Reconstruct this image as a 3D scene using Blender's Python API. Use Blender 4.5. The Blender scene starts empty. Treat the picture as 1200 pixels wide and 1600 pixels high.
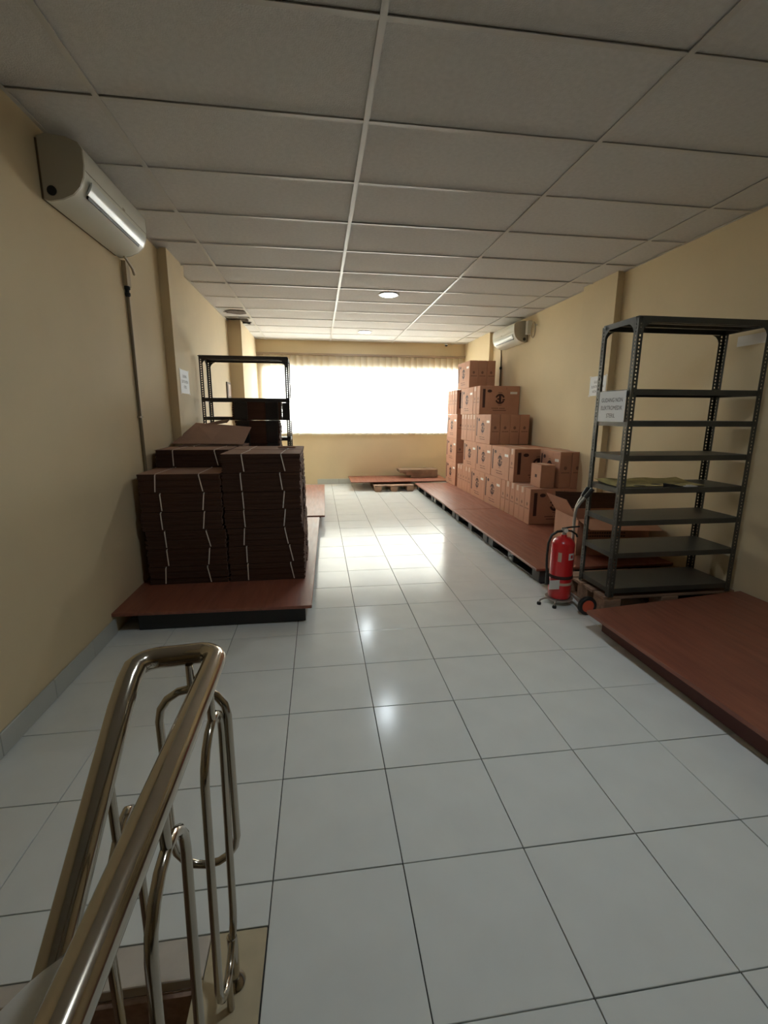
import bpy, math, random
from mathutils import Vector, Matrix
random.seed(7)
SC = bpy.context.scene
COL = SC.collection
PI = math.pi

# ------------------------------------------------------------------ camera
cam_d = bpy.data.cameras.new('camera')
cam = bpy.data.objects.new('camera', cam_d); COL.objects.link(cam)
yaw, pitch, roll, CH = -0.13976, 0.20842, 0.00411, 1.3826
cy, sy, cp, sp, cr, sr = math.cos(yaw), math.sin(yaw), math.cos(pitch), math.sin(pitch), math.cos(roll), math.sin(roll)
fw = Vector((-sy*cp, cy*cp, -sp)); rt = Vector((cy, sy, 0)); up = rt.cross(fw)
r2 = cr*rt + sr*up; u2 = -sr*rt + cr*up
cam.matrix_world = Matrix(((r2.x, u2.x, -fw.x, 0), (r2.y, u2.y, -fw.y, 0), (r2.z, u2.z, -fw.z, CH), (0, 0, 0, 1)))
cam_d.sensor_fit = 'VERTICAL'; cam_d.sensor_height = 36.0; cam_d.lens = 717.89*36/1600
cam_d.clip_start = 0.02
SC.camera = cam

# ------------------------------------------------------------------ sky, light, exposure
SKY = 29.0
LAMP_W = 12.0
world = bpy.data.worlds.new('sky'); SC.world = world; world.use_nodes = True
bg = world.node_tree.nodes['Background']
bg.inputs[0].default_value = (0.90, 0.97, 1.0, 1); bg.inputs[1].default_value = SKY
pl = bpy.data.lights.new('window_portal', 'AREA'); pl.shape = 'RECTANGLE'; pl.size = 4.0; pl.size_y = 1.5
pl.cycles.is_portal = True
po = bpy.data.objects.new('window_portal', pl); COL.objects.link(po)
po.location = (0.9, 9.62, 1.68); po.rotation_euler = (-PI/2, 0, 0)
SC.view_settings.view_transform = 'Standard'; SC.view_settings.look = 'None'
SC.view_settings.exposure = -0.08; SC.view_settings.gamma = 1.0; SC.view_settings.use_curve_mapping = False
try:
    SC.cycles.use_denoising = True
    SC.cycles.max_bounces = 12; SC.cycles.diffuse_bounces = 8; SC.cycles.glossy_bounces = 4
    SC.cycles.transmission_bounces = 8; SC.cycles.sample_clamp_indirect = 6.0
    SC.cycles.caustics_reflective = False; SC.cycles.caustics_refractive = False
except Exception:
    pass

# ------------------------------------------------------------------ helpers
class MB:
    def __init__(s): s.v = []; s.f = []
    def add(s, vs, fs):
        n = len(s.v); s.v += [tuple(v) for v in vs]; s.f += [tuple(i+n for i in f) for f in fs]; return s
    def box(s, a, b, M=None):
        x0, y0, z0 = a; x1, y1, z1 = b
        vs = [Vector(p) for p in ((x0,y0,z0),(x1,y0,z0),(x1,y1,z0),(x0,y1,z0),(x0,y0,z1),(x1,y0,z1),(x1,y1,z1),(x0,y1,z1))]
        if M: vs = [M @ v for v in vs]
        return s.add(vs, ((0,3,2,1),(4,5,6,7),(0,1,5,4),(1,2,6,5),(2,3,7,6),(3,0,4,7)))
    def cbox(s, c, d, M=None):
        return s.box([c[i]-d[i]/2 for i in range(3)], [c[i]+d[i]/2 for i in range(3)], M)
    def bevbox(s, a, b, r=.002):
        x0, y0, z0 = a; x1, y1, z1 = b
        def ring(x0, y0, x1, y1, z): return [(x0+r,y0,z),(x1-r,y0,z),(x1,y0+r,z),(x1,y1-r,z),(x1-r,y1,z),(x0+r,y1,z),(x0,y1-r,z),(x0,y0+r,z)]
        R = [ring(x0+r,y0+r,x1-r,y1-r,z0), ring(x0,y0,x1,y1,z0+r), ring(x0,y0,x1,y1,z1-r), ring(x0+r,y0+r,x1-r,y1-r,z1)]
        vs = sum(R, []); fs = [tuple(range(7,-1,-1)), tuple(range(24,32))]
        for k in range(3):
            for i in range(8):
                j = (i+1) % 8; fs.append((k*8+i, k*8+j, k*8+8+j, k*8+8+i))
        return s.add(vs, fs)
    def quad(s, a, b, c, d): return s.add((a,b,c,d), ((0,1,2,3),))
    def tube(s, P, r, n=12, closed=False, caps=True):
        P = [Vector(p) for p in P]; m = len(P); vs = []; fs = []
        rr = r if isinstance(r, (list, tuple)) else [r]*m
        T = []
        for i in range(m):
            if closed: t = P[(i+1) % m]-P[i-1]
            else: t = P[min(i+1, m-1)]-P[max(i-1, 0)]
            T.append(t.normalized())
        a = Vector((0,0,1)) if abs(T[0].z) < .9 else Vector((1,0,0))
        u = T[0].cross(a).normalized()
        for i in range(m):
            u = (u - T[i]*u.dot(T[i])).normalized(); w = T[i].cross(u)
            for k in range(n):
                an = 2*PI*k/n; vs.append(P[i]+(u*math.cos(an)+w*math.sin(an))*rr[i])
        for i in range(m if closed else m-1):
            j = (i+1) % m
            for k in range(n):
                l = (k+1) % n; fs.append((i*n+k, i*n+l, j*n+l, j*n+k))
        if caps and not closed:
            fs.append(tuple(range(n-1,-1,-1))); fs.append(tuple((m-1)*n+k for k in range(n)))
        return s.add(vs, fs)
    def lathe(s, prof, c=(0,0,0), n=24, axis='z'):
        vs = []; fs = []; m = len(prof)
        for (r, h) in prof:
            for k in range(n):
                an = 2*PI*k/n; x, y = r*math.cos(an), r*math.sin(an)
                p = (x, y, h) if axis == 'z' else ((h, x, y) if axis == 'x' else (x, h, y))
                vs.append((p[0]+c[0], p[1]+c[1], p[2]+c[2]))
        for i in range(m-1):
            for k in range(n):
                l = (k+1) % n; fs.append((i*n+k, i*n+l, (i+1)*n+l, (i+1)*n+k))
        fs.append(tuple(range(n-1,-1,-1))); fs.append(tuple((m-1)*n+k for k in range(n)))
        return s.add(vs, fs)
    def prism_y(s, prof, y0, y1):
        n = len(prof); vs = [(x, y0, z) for x, z in prof]+[(x, y1, z) for x, z in prof]
        fs = [tuple(range(n)), tuple(range(2*n-1, n-1, -1))]
        for i in range(n):
            j = (i+1) % n; fs.append((i, n+i, n+j, j))
        return s.add(vs, fs)
    def mesh(s, name, mat, smooth=False):
        me = bpy.data.meshes.new(name); me.from_pydata(s.v, [], s.f); me.validate()
        if mat: me.materials.append(mat)
        import bmesh
        bm = bmesh.new(); bm.from_mesh(me); bmesh.ops.recalc_face_normals(bm, faces=bm.faces)
        bm.to_mesh(me); bm.free()
        if smooth:
            me.polygons.foreach_set('use_smooth', [True]*len(me.polygons))
            try: me.set_sharp_from_angle(angle=math.radians(40))
            except Exception: pass
        return me
    def build(s, name, mat, parent=None, smooth=False, loc=None):
        return inst(name, s.mesh(name, mat, smooth), parent, loc)

def inst(name, me, parent=None, loc=None, rot=None):
    o = bpy.data.objects.new(name, me); COL.objects.link(o)
    if parent: o.parent = parent
    if loc: o.location = loc
    if rot: o.rotation_euler = rot
    return o
def tag(o, label, cat, group=None):
    o['label'] = label; o['category'] = cat
    if group: o['group'] = group
    return o
def thing(name, label, cat, loc=(0,0,0), rz=0, group=None):
    o = bpy.data.objects.new(name, None); COL.objects.link(o); o.empty_display_size = .1
    o.location = loc; o.rotation_euler = (0,0,rz)
    return tag(o, label, cat, group)
def struct(o): o['kind'] = 'structure'; return o
def arc(c, r, a0, a1, n, plane='yz'):
    out = []
    for i in range(n+1):
        a = math.radians(a0+(a1-a0)*i/n); p, q = r*math.cos(a), r*math.sin(a)
        out.append((c[0], c[1]+p, c[2]+q) if plane == 'yz' else ((c[0]+p, c[1], c[2]+q) if plane == 'xz' else (c[0]+p, c[1]+q, c[2])))
    return out

# ------------------------------------------------------------------ materials
def new_mat(name):
    m = bpy.data.materials.new(name); m.use_nodes = True
    nt = m.node_tree; return m, nt, nt.nodes['Principled BSDF']
def mat(name, col, rough=.6, metal=0., noise=0., scale=8., bump=0., bscale=60., spec=.5, stretch=(1,1,1), col2=None, nrough=0., emit=None, coat=0.):
    m, nt, b = new_mat(name); N = nt.nodes; L = nt.links
    b.inputs['Base Color'].default_value = (*col, 1); b.inputs['Roughness'].default_value = rough
    b.inputs['Metallic'].default_value = metal; b.inputs['Specular IOR Level'].default_value = spec
    b.inputs['Coat Weight'].default_value = coat
    if noise or bump or nrough or col2:
        tc = N.new('ShaderNodeTexCoord'); mp = N.new('ShaderNodeMapping'); mp.inputs['Scale'].default_value = stretch
        L.new(tc.outputs['Object'], mp.inputs[0])
        if noise or col2:
            t = N.new('ShaderNodeTexNoise'); t.inputs['Scale'].default_value = scale; t.inputs['Detail'].default_value = 6
            L.new(mp.outputs[0], t.inputs[0])
            r = N.new('ShaderNodeMix'); r.data_type = 'RGBA'
            c2 = col2 or tuple(min(1, c*(1-noise)) for c in col)
            c1 = col if col2 else tuple(min(1, c*(1+noise)) for c in col)
            cr_ = N.new('ShaderNodeMapRange'); cr_.inputs['From Min'].default_value = .3; cr_.inputs['From Max'].default_value = .7
            L.new(t.outputs[0], cr_.inputs[0]); L.new(cr_.outputs[0], r.inputs[0])
            r.inputs[6].default_value = (*c1, 1); r.inputs[7].default_value = (*c2, 1)
            L.new(r.outputs[2], b.inputs['Base Color'])
        if nrough:
            t3 = N.new('ShaderNodeTexNoise'); t3.inputs['Scale'].default_value = 3; L.new(mp.outputs[0], t3.inputs[0])
            mr = N.new('ShaderNodeMapRange'); mr.inputs['To Min'].default_value = rough-nrough; mr.inputs['To Max'].default_value = rough+nrough
            L.new(t3.outputs[0], mr.inputs[0]); L.new(mr.outputs[0], b.inputs['Roughness'])
        if bump:
            t2 = N.new('ShaderNodeTexNoise'); t2.inputs['Scale'].default_value = bscale; t2.inputs['Detail'].default_value = 4
            L.new(mp.outputs[0], t2.inputs[0])
            bp = N.new('ShaderNodeBump'); bp.inputs['Strength'].default_value = bump; bp.inputs['Distance'].default_value = .01
            L.new(t2.outputs[0], bp.inputs['Height']); L.new(bp.outputs[0], b.inputs['Normal'])
    if emit:
        b.inputs['Emission Color'].default_value = (*emit[0], 1); b.inputs['Emission Strength'].default_value = emit[1]
    return m
M = {}
M['wall'] = mat('wall_paint', (.67,.555,.36), .75, noise=.05, scale=1.3, bump=.06, bscale=25, spec=.3)
M['ceil_tile'] = mat('ceiling_board', (.60,.585,.56), .9, noise=.05, scale=40, bump=.25, bscale=140, spec=.2)
M['grid'] = mat('grid_paint', (.54,.52,.48), .35, spec=.45)
M['plenum'] = mat('dark_void', (.05,.045,.04), .9)
M['stain'] = mat('water_stain', (.10,.07,.05), .95, noise=.4, scale=30)
M['floor_tile'] = mat('glazed_floor_tile', (.74,.77,.755), .16, noise=.035, scale=5, nrough=.035, spec=.2)
M['grout'] = mat('grout', (.055,.055,.055), .9)
M['skirt'] = mat('skirting_tile', (.50,.52,.49), .35)
M['cream'] = mat('cream_border_tile', (.53,.45,.30), .35, noise=.12, scale=9)
M['nosing'] = mat('pale_nosing', (.55,.50,.44), .4, noise=.1, scale=12)
M['stair'] = mat('brown_stair_granite', (.36,.24,.18), .4, noise=.2, scale=50)
M['ply'] = mat('red_brown_plywood', (.285,.102,.062), .40, col2=(.20,.070,.045), scale=3.5, stretch=(9,1,9), bump=.08, bscale=30, nrough=.1)
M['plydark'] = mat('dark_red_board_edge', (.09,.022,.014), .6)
M['plastic'] = mat('black_pallet_plastic', (.022,.023,.025), .5)
M['plasticg'] = mat('dark_grey_pallet_block', (.055,.058,.06), .5)
M['wood'] = mat('raw_pallet_wood', (.30,.18,.115), .75, noise=.25, scale=4, stretch=(1,6,6))
M['panelgrey'] = mat('weathered_panel', (.26,.18,.12), .45, noise=.3, scale=6)
M['kraft'] = mat('kraft_carton', (.45,.232,.150), .72, noise=.06, scale=7, bump=.04, bscale=40, spec=.3)
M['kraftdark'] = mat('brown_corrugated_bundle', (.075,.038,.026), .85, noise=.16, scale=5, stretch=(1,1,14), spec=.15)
M['fluted_lit'] = mat('window_lit_cut_cardboard_edge', (.27,.16,.115), .85, noise=.3, scale=25, spec=.15)  # pale cut edges, with window light on the bundle sides painted in
M['krafttop'] = mat('brown_cardboard_sheet', (.30,.18,.13), .75, noise=.1, scale=4, spec=.25)
M['ink'] = mat('carton_ink', (.055,.018,.014), .7)
M['inkf'] = mat('faint_carton_ink', (.20,.10,.065), .7)
M['labelw'] = mat('white_label', (.75,.72,.68), .5)
M['labelk'] = mat('worn_tan_label', (.55,.40,.30), .6)
M['strap'] = mat('white_strap', (.72,.66,.60), .5)
M['film'] = mat('black_stretch_film', (.018,.016,.017), .28)
M['filmg'] = mat('grey_stretch_film', (.05,.048,.05), .25)
M['rack'] = mat('grey_rack_enamel', (.052,.052,.043), .42, noise=.12, scale=8, bump=.05, bscale=90)
M['rack_backlit'] = mat('backlit_rack_enamel', (.045,.038,.034), .45, noise=.12, scale=8)  # same grey enamel, darker: the shade of the backlit rack put into the colour
M['steel'] = mat('polished_steel', (.46,.41,.34), .14, metal=1., noise=.05, scale=3)
M['acw'] = mat('white_air_conditioner_plastic', (.72,.72,.64), .32)
M['acg'] = mat('grey_air_conditioner_end', (.42,.385,.30), .5)
M['lou'] = mat('pale_louvre', (.80,.84,.82), .2)
M['black'] = mat('black_rubber', (.012,.012,.012), .5)
M['red'] = mat('red_enamel', (.62,.018,.022), .28, coat=.4)
M['wheel'] = mat('orange_red_wheel_hub', (.62,.10,.05), .4)
M['frame'] = mat('cart_grey_metal', (.40,.38,.34), .35, metal=.6)
M['paper'] = mat('white_paper', (.84,.86,.88), .6)
M['text'] = mat('printed_text', (.07,.07,.08), .7)
M['conduit'] = mat('cream_conduit', (.42,.34,.22), .5)
M['conduitd'] = mat('brown_conduit', (.22,.17,.10), .5)
M['alu'] = mat('window_frame_metal', (.35,.34,.32), .4, metal=.5)
M['rail'] = mat('brown_blind_rail', (.30,.22,.15), .5)
M['yellow'] = mat('dull_yellow_sheet', (.52,.43,.17), .7, noise=.25, scale=12)
M['lamp'] = mat('lit_diffuser', (.9,.9,.9), .5, emit=((.86,.95,1.0), 26.0))
M['lampbody'] = mat('white_lamp_rim', (.8,.8,.8), .4)
M['capl'] = mat('cap_brown', (.16,.12,.08), .6)
# blinds: cloth that lets part of the daylight through
m, nt, b = new_mat('blind_fabric'); N = nt.nodes; L = nt.links
df = N.new('ShaderNodeBsdfDiffuse'); tr = N.new('ShaderNodeBsdfTranslucent'); mx = N.new('ShaderNodeMixShader')
df.inputs[0].default_value = (.66,.60,.47,1); tr.inputs[0].default_value = (.84,.79,.68,1); mx.inputs[0].default_value = .5
L.new(df.outputs[0], mx.inputs[1]); L.new(tr.outputs[0], mx.inputs[2]); L.new(mx.outputs[0], N['Material Output'].inputs[0]); M['blind'] = m
m, nt, b = new_mat('window_glass'); N = nt.nodes; L = nt.links
ts = N.new('ShaderNodeBsdfTransparent'); gl = N.new('ShaderNodeBsdfGlossy'); gl.inputs['Roughness'].default_value = .02; mx = N.new('ShaderNodeMixShader'); mx.inputs[0].default_value = .06
L.new(ts.outputs[0], mx.inputs[1]); L.new(gl.outputs[0], mx.inputs[2]); L.new(mx.outputs[0], N['Material Output'].inputs[0]); M['glass'] = m

# ------------------------------------------------------------------ room shell
XL, XR, YB, YF, ZC = -1.325, 3.0, 9.35, -6.0, 2.755
struct(MB().box((XL-.15,YF-.2,-2.3),(XL,YB+.2,3.1)).build('wall_left', M['wall']))
struct(MB().box((XR,YF-.2,-.2),(XR+.15,YB+.2,3.1)).build('wall_right', M['wall']))
struct(MB().box((XL-.15,YF-.25,-2.3),(XR+.15,YF-.1,3.1)).build('wall_front', M['wall']))
WX0, WX1, WZ0, WZ1 = -1.02, 2.88, 1.04, 2.25
wb = MB().box((XL,YB,-.2),(XR,YB+.18,WZ0)).box((XL,YB,WZ1),(XR,YB+.18,3.1)).box((XL,YB,WZ0),(WX0,YB+.18,WZ1)).box((WX1,YB,WZ0),(XR,YB+.18,WZ1))
struct(wb.build('wall_back', M['wall']))
# pillars
struct(MB().box((XL,4.50,0),(-1.25,5.02,ZC+.02)).build('pillar', M['wall']))
struct(MB().box((XL,7.62,0),(-1.13,YB,ZC+.02)).build('pillar', M['wall']))
struct(MB().box((2.93,4.50,0),(XR,5.1,ZC+.02)).build('pillar', M['wall']))
struct(MB().box((2.93,7.95,0),(XR,YB,ZC+.02)).build('pillar', M['wall']))
# window
win = struct(MB().box((WX0,YB+.05,WZ0),(WX1,YB+.12,WZ0+.04)).box((WX0,YB+.05,WZ1-.04),(WX1,YB+.12,WZ1)).box((WX0,YB+.05,WZ0),(WX0+.04,YB+.12,WZ1)).box((WX1-.04,YB+.05,WZ0),(WX1,YB+.12,WZ1)).build('window_1', M['alu']))
nw = 4; ww = (WX1-WX0)/nw
for i in range(1, nw):
    MB().box((WX0+i*ww-.02,YB+.06,WZ0+.04),(WX0+i*ww+.02,YB+.11,WZ1-.04)).build('mullion', M['alu'], win)
for i in range(nw):
    MB().box((WX0+i*ww+.03,YB+.08,WZ0+.03),(WX0+(i+1)*ww-.03,YB+.086,WZ1-.03)).build('pane', M['glass'], win)
MB().box((WX0-.02,YB-.015,WZ0-.03),(WX1+.02,YB+.05,WZ0)).build('window_sill', M['nosing'], win)
# vertical blinds
bl = thing('vertical_blind', 'cream fabric vertical blind drawn across the whole bright back window', 'blind', (0,9.305,0))
MB().box((-1.125,-.035,2.49),(2.925,.04,2.525)).build('head_rail', M['rail'], bl)
sl = MB(); rows = 10; hw = .0635
vs = []
for r_ in range(rows+1):
    for c in range(5):
        u = -1+c/2; vs.append((u*hw, .010*(1-u*u), 1.0+1.49*r_/rows))
sl.add(vs, [(r_*5+c, r_*5+c+1, r_*5+5+c+1, r_*5+5+c) for r_ in range(rows) for c in range(4)])
slat = sl.mesh('slat', M['blind'], True)
wt = MB().box((-.06,-.004,.985),(.06,.014,1.015)).mesh('slat_weight', M['blind'])
ns = 33
for i in range(ns):
    x = -1.06+i*(3.98-.06)/(ns-1)
    s_ = inst('slat', slat, bl, (x, random.uniform(-.002,.002), random.uniform(-.006,.006)), (0,0,math.radians(15+random.uniform(-4,4))))
    inst('slat_weight', wt, s_)

# floor
fl = struct(MB().box((XL,.96,-.12),(XR,YB,-.008)).box((-.32,YF-.12,-.12),(XR,.96,-.008)).build('floor', M['grout']))
X0F, Y0F, S = .2289, 1.1664, .4
cache = {}
for i in range(-4, 8):
    for j in range(-6, 21):
        a0, a1 = X0F+i*S, X0F+(i+1)*S; b0, b1 = Y0F+j*S, Y0F+(j+1)*S
        a0 = max(a0, XL); a1 = min(a1, XR); b1 = min(b1, YB)
        if a1-a0 < .02 or b1-b0 < .02: continue
        if a1 <= -.16:
            if b1 <= 1.05: continue
            b0 = max(b0, 1.04 if a1 > -.3 else .99)
        if i > 4 and j > 0 and a0 > 2.3: continue        # under the platforms, never seen
        g = .0016; w, h = a1-a0-2*g, b1-b0-2*g
        k = (round(w,3), round(h,3))
        if k not in cache: cache[k] = MB().bevbox((-w/2,-h/2,-.008),(w/2,h/2,0), .0012).mesh('tile', M['floor_tile'])
        inst('tile', cache[k], fl, ((a0+a1)/2,(b0+b1)/2,random.uniform(-.0003,.0003)), (random.uniform(-.003,.003),random.uniform(-.0022,.0022),0))
# stair opening border, nosing and steps going down towards the viewer
MB().bevbox((-.32,YF+.2,-.006),(-.174,1.038,.0005)).build('border_strip', M['cream'], fl)
MB().bevbox((-.569,.94,-.03),(-.322,1.038,.001)).build('nosing', M['nosing'], fl)
MB().bevbox((XL,.94,-.03),(-.572,.988,.001)).build('nosing', M['nosing'], fl)
st = struct(MB().box((-.34,YF-.1,-2.2),(-.32,.94,-.008)).build('trim_1', M['cream']))
struct(MB().box((XL-.15,YF-.2,-2.3),(-.30,1.2,-2.2)).box((XL-.15,.99,-2.2),(-.30,1.2,-.12)).build('floor_lower', M['stair']))
for k in range(8):
    MB().bevbox((XL,.94-.27*(k+1),-.18*(k+1)-.03),(-.342,.96-.27*k,-.18*(k+1))).build('step', M['stair'], st)
    MB().box((XL,.925-.27*k,-.18*(k+1)),(-.342,.94-.27*k,-.18*k-.03)).build('riser', M['stair'], st)
# skirting
y = 1.04; bb = struct(MB().box((XL,1.04,0),(XL+.004,2.95,.1)).build('baseboard_left', M['grout']))
while y < 2.9:
    MB().bevbox((XL+.001,y+.0015,.001),(XL+.011,min(y+.4,2.95)-.0015,.103)).build('skirting_tile', M['skirt'], bb); y += .4
bb = struct(MB().box((-.05,YB-.004,0),(XR,YB,.1)).build('baseboard_back', M['grout']))
for k in range(7):
    MB().bevbox((-.05+k*.43,YB-.011,.001),(.377+k*.43,YB-.001,.103)).build('skirting_tile', M['skirt'], bb)

# ceiling
ce = struct(MB().box((XL-.15,YF-.2,3.02),(XR+.15,YB+.2,3.1)).build('ceiling', M['plenum']))
XC, YC = .2613, 1.9312
xs = [XL, XC-1.2, XC, XC+1.2, XC+2.4, XR]; ys = [YC+.6*m_ for m_ in range(-14, 13)]
ys = [YF-.1]+[v for v in ys if YF < v < YB-.1]+[YB]
tc = {}
for i in range(5):
    for j in range(len(ys)-1):
        if i == 0 and abs(ys[j]-(YC+.6*9)) < .05: continue           # the board that has come down
        w, h = xs[i+1]-xs[i]-.008, ys[j+1]-ys[j]-.008; k = (round(w,3), round(h,3))
        if k not in tc: tc[k] = MB().bevbox((-w/2,-h/2,0),(w/2,h/2,.012),.002).mesh('tile', M['ceil_tile'])
        dz = random.choice((0,0,0,.001,.002)); rx = random.choice((0,0,0,.004,-.004))
        inst('tile', tc[k], ce, ((xs[i]+xs[i+1])/2,(ys[j]+ys[j+1])/2,ZC+.008+dz+abs(rx)*h/2), (rx, random.choice((0,0,.001)), 0))
for x in xs[1:5]:
    MB().box((x-.0135,YF-.1,ZC-.002),(x+.0135,YB,ZC+.002)).box((x-.0015,YF-.1,ZC+.002),(x+.0015,YB,ZC+.04)).build('main_runner', M['grid'], ce)
for x in (XL+.001, XR-.021):
    MB().box((x,YF-.1,ZC-.001),(x+.02,YB,ZC+.002)).build('wall_angle', M['grid'], ce)
gc = {}
for i in range(5):
    a, b_ = xs[i]+(.012 if i else .02), xs[i+1]-(.012 if i < 4 else .02); w = round(b_-a,3)
    if w not in gc: gc[w] = MB().box((-w/2,-.012,-.001),(w/2,.012,.002)).mesh('cross_tee', M['grid'])
    for y_ in ys[1:-1]:
        inst('cross_tee', gc[w], ce, ((a+b_)/2, y_, ZC+random.uniform(-.0006,.0006)), (0,0,random.uniform(-.002,.002)))
# ragged leftovers around the fallen board, and a damp patch before it
rg = MB()
for k in range(9):
    x = -1.30+k*.04; h = random.uniform(.02,.10); y1_ = 7.90
    rg.box((x,y1_-h,ZC+.004),(x+.038,y1_,ZC+.016))
for k in range(6):
    y0_ = 7.40+k*.08; h = random.uniform(.02,.08); rg.box((-.945-h,y0_,ZC+.004),(-.945,y0_+.078,ZC+.016))
rg.build('broken_board_edge', M['ceil_tile'], ce)
wire = MB()
for k in range(4): wire.tube([(-1.30,7.45+k*.11,ZC+.03+k*.006),(-.96,7.48+k*.11,ZC+.02)], .006, 6)
wire.build('hanger_rod', M['frame'], ce)
dp = MB(); n = 22
ring = [(-1.08+.155*math.cos(2*PI*k/n)*(1+.15*math.sin(3*k)), 6.97+.13*math.sin(2*PI*k/n)*(1+.12*math.cos(5*k)), ZC-.0015) for k in range(n)]
dp.add(ring+[(p[0],p[1],ZC+.003) for p in ring], [tuple(range(n)), tuple(range(2*n-1,n-1,-1))]+[(k,(k+1)%n,n+(k+1)%n,n+k) for k in range(n)])
dp.build('damp_patch', M['stain'], ce)

# ------------------------------------------------------------------ ceiling lamps
for (x, y, lab) in ((.85,5.72,'round white lit downlight, the larger and nearer of the two in view'), (.815,8.22,'round white lit downlight farther back, close to the window blind'), (.87,1.42,'round white lit downlight just above the top edge of the picture')):
    t = thing('ceiling_light', lab, 'light', (x,y,ZC), group='round ceiling downlights')
    MB().lathe([(.100,-.003),(.116,-.006),(.121,0),(.10,.002)], n=32).build('rim', M['lampbody'], t, True)
    MB().lathe([(.02,-.013),(.06,-.012),(.09,-.008),(.100,-.002)], n=32).build('diffuser', M['lamp'], t, True)
    ld = bpy.data.lights.new('ceiling_light_beam', 'AREA'); ld.shape = 'DISK'; ld.size = .17; ld.energy = LAMP_W; ld.color = (.84,.94,1.0)
    lo = bpy.data.objects.new('ceiling_light_beam', ld); COL.objects.link(lo); lo.parent = t; lo.location = (0,0,-.03)

# ------------------------------------------------------------------ air conditioners (profile: depth from the wall, height)
def air_conditioner(label, x, s, y0, y1, z0):
    t = thing('air_conditioner', label, 'air conditioner', (x,(y0+y1)/2,z0), group='wall air conditioners')
    h = (y1-y0)/2
    P = [(.015,.28),(.05,.293),(.14,.285),(.195,.265),(.212,.24),(.213,.17),(.205,.115),(.185,.07),(.15,.035),(.10,.012),(.04,0),(.015,.005)]
    MB().prism_y([(s*a, b_) for a, b_ in P], -h+.012, h-.012).build('body', M['acw'], t, True)
    for e in (-1, 1):
        ya, yb = sorted((e*(h-.012), e*h))
        MB().prism_y([(s*a, b_) for a, b_ in P], ya, yb).build('end_cap', M['acg'], t, True)
    MB().box((min(0,s*.016),-h+.01,.01),(max(0,s*.016),h-.01,.275)).build('mounting_plate', M['capl'], t)
    # louvre and slot
    lv = [(.218,.118),(.213,.112),(.190,.062),(.194,.058),(.205,.075),(.219,.105)]
    MB().prism_y([(s*a, b_) for a, b_ in lv], -h+.06, h-.05).build('louvre', M['lou'], t, True)
    sl_ = [(.190,.060),(.184,.046),(.176,.050),(.180,.064)]
    MB().prism_y([(s*a, b_) for a, b_ in sl_], -h+.08, h-.09).build('air_slot', M['black'], t)
    MB().cbox((s*.2135,.05,.155),(.002,.03,.012)).build('badge', M['acg'], t)
    MB().cbox((s*.2135,0,.148),(.001,2*h-.03,.003)).build('panel_seam', M['acg'], t)
    return t
a = air_conditioner('white wall air conditioner high on the near left wall, big in view', XL, 1, 2.74, 3.60, 2.41)
MB().lathe([(.022,-.003),(.022,.001)], (.055,-.431,.045), 16, 'y').build('pipe_hole', M['black'], a)
a = air_conditioner('small white air conditioner on right wall above the carton stack', XR, -1, 6.60, 7.44, 2.405)
MB().lathe([(.022,-.003),(.022,.001)], (-.055,-.421,.045), 16, 'y').build('pipe_hole', M['black'], a)
# conduits
t = thing('wall_conduit', 'cream pipe conduit running down the left wall from the air conditioner', 'conduit', (XL+.012,3.66,0))
MB().tube([(.0,.05,.75),(0,.05,2.20)], .011, 10).build('pipe', M['conduitd'], t, True)
MB().box((-.012,.02,2.26),(.018,.085,2.42)).build('trunking', M['conduit'], t)
MB().lathe([(.012,2.19),(.02,2.20),(.02,2.215),(.014,2.22),(.014,2.235),(.022,2.24),(.022,2.258),(.014,2.262)], (0,.05,0), 12).build('black_coupling', M['black'], t, True)
MB().cbox((0,.05,1.36),(.02,.06,.012)).build('clip', M['conduit'], t)
MB().tube([(.05,-.10,2.425),(.045,.06,2.38),(.04,.10,2.35)], .009, 8).build('drain_stub', M['conduit'], t, True)
t = thing('wall_conduit', 'bent brown pipe under the air conditioner on the right wall', 'conduit', (XR-.012,7.50,0))
MB().tube([(-.03,-.02,2.42),(-.02,.0,2.38),(-.004,.03,2.32),(0,.04,2.24),(0,.04,1.2)], .012, 10).build('pipe', M['conduitd'], t, True)
MB().lathe([(.02,2.12),(.022,2.14),(.02,2.16)], (0,.04,0), 12).build('black_coupling', M['black'], t, True)
t = thing('pipe_box', 'pale junction box with coiled pipe beside the right wall air conditioner', 'box', (XR,6.5,2.52))
MB().bevbox((-.07,-.02,-.02),(-.003,.05,.16),.004).build('box', M['acw'], t)
MB().tube([(-.03,-.12+.06*math.cos(a_),.02+.10*math.sin(a_)) for a_ in [i*2*PI/18 for i in range(18)]], .009, 8, closed=True).build('coiled_pipe', M['conduit'], t, True)
MB().cbox((-.02,-.16,.08),(.03,.02,.02)).build('clip', M['lou'], t)
t = thing('security_camera', 'tiny black dome camera at the ceiling above the blind', 'camera', (2.53,9.27,ZC-.02))
MB().lathe([(.035,.018),(.035,0),(.03,-.004)], n=16).build('base', M['grid'], t, True)
MB().lathe([(.028,-.002),(.027,-.015),(.018,-.028),(.004,-.032)], n=16).build('dome', M['black'], t, True)
t = thing('wall_box', 'small grey framed box on the left wall behind the rack', 'box', (XL,7.35,1.73))
MB().box((.001,-.15,-.115),(.02,.12,.115)).build('cover', M['capl'], t)
MB().box((.02,-.10,-.085),(.026,.08,.085)).build('face', M['labelk'], t)

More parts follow.
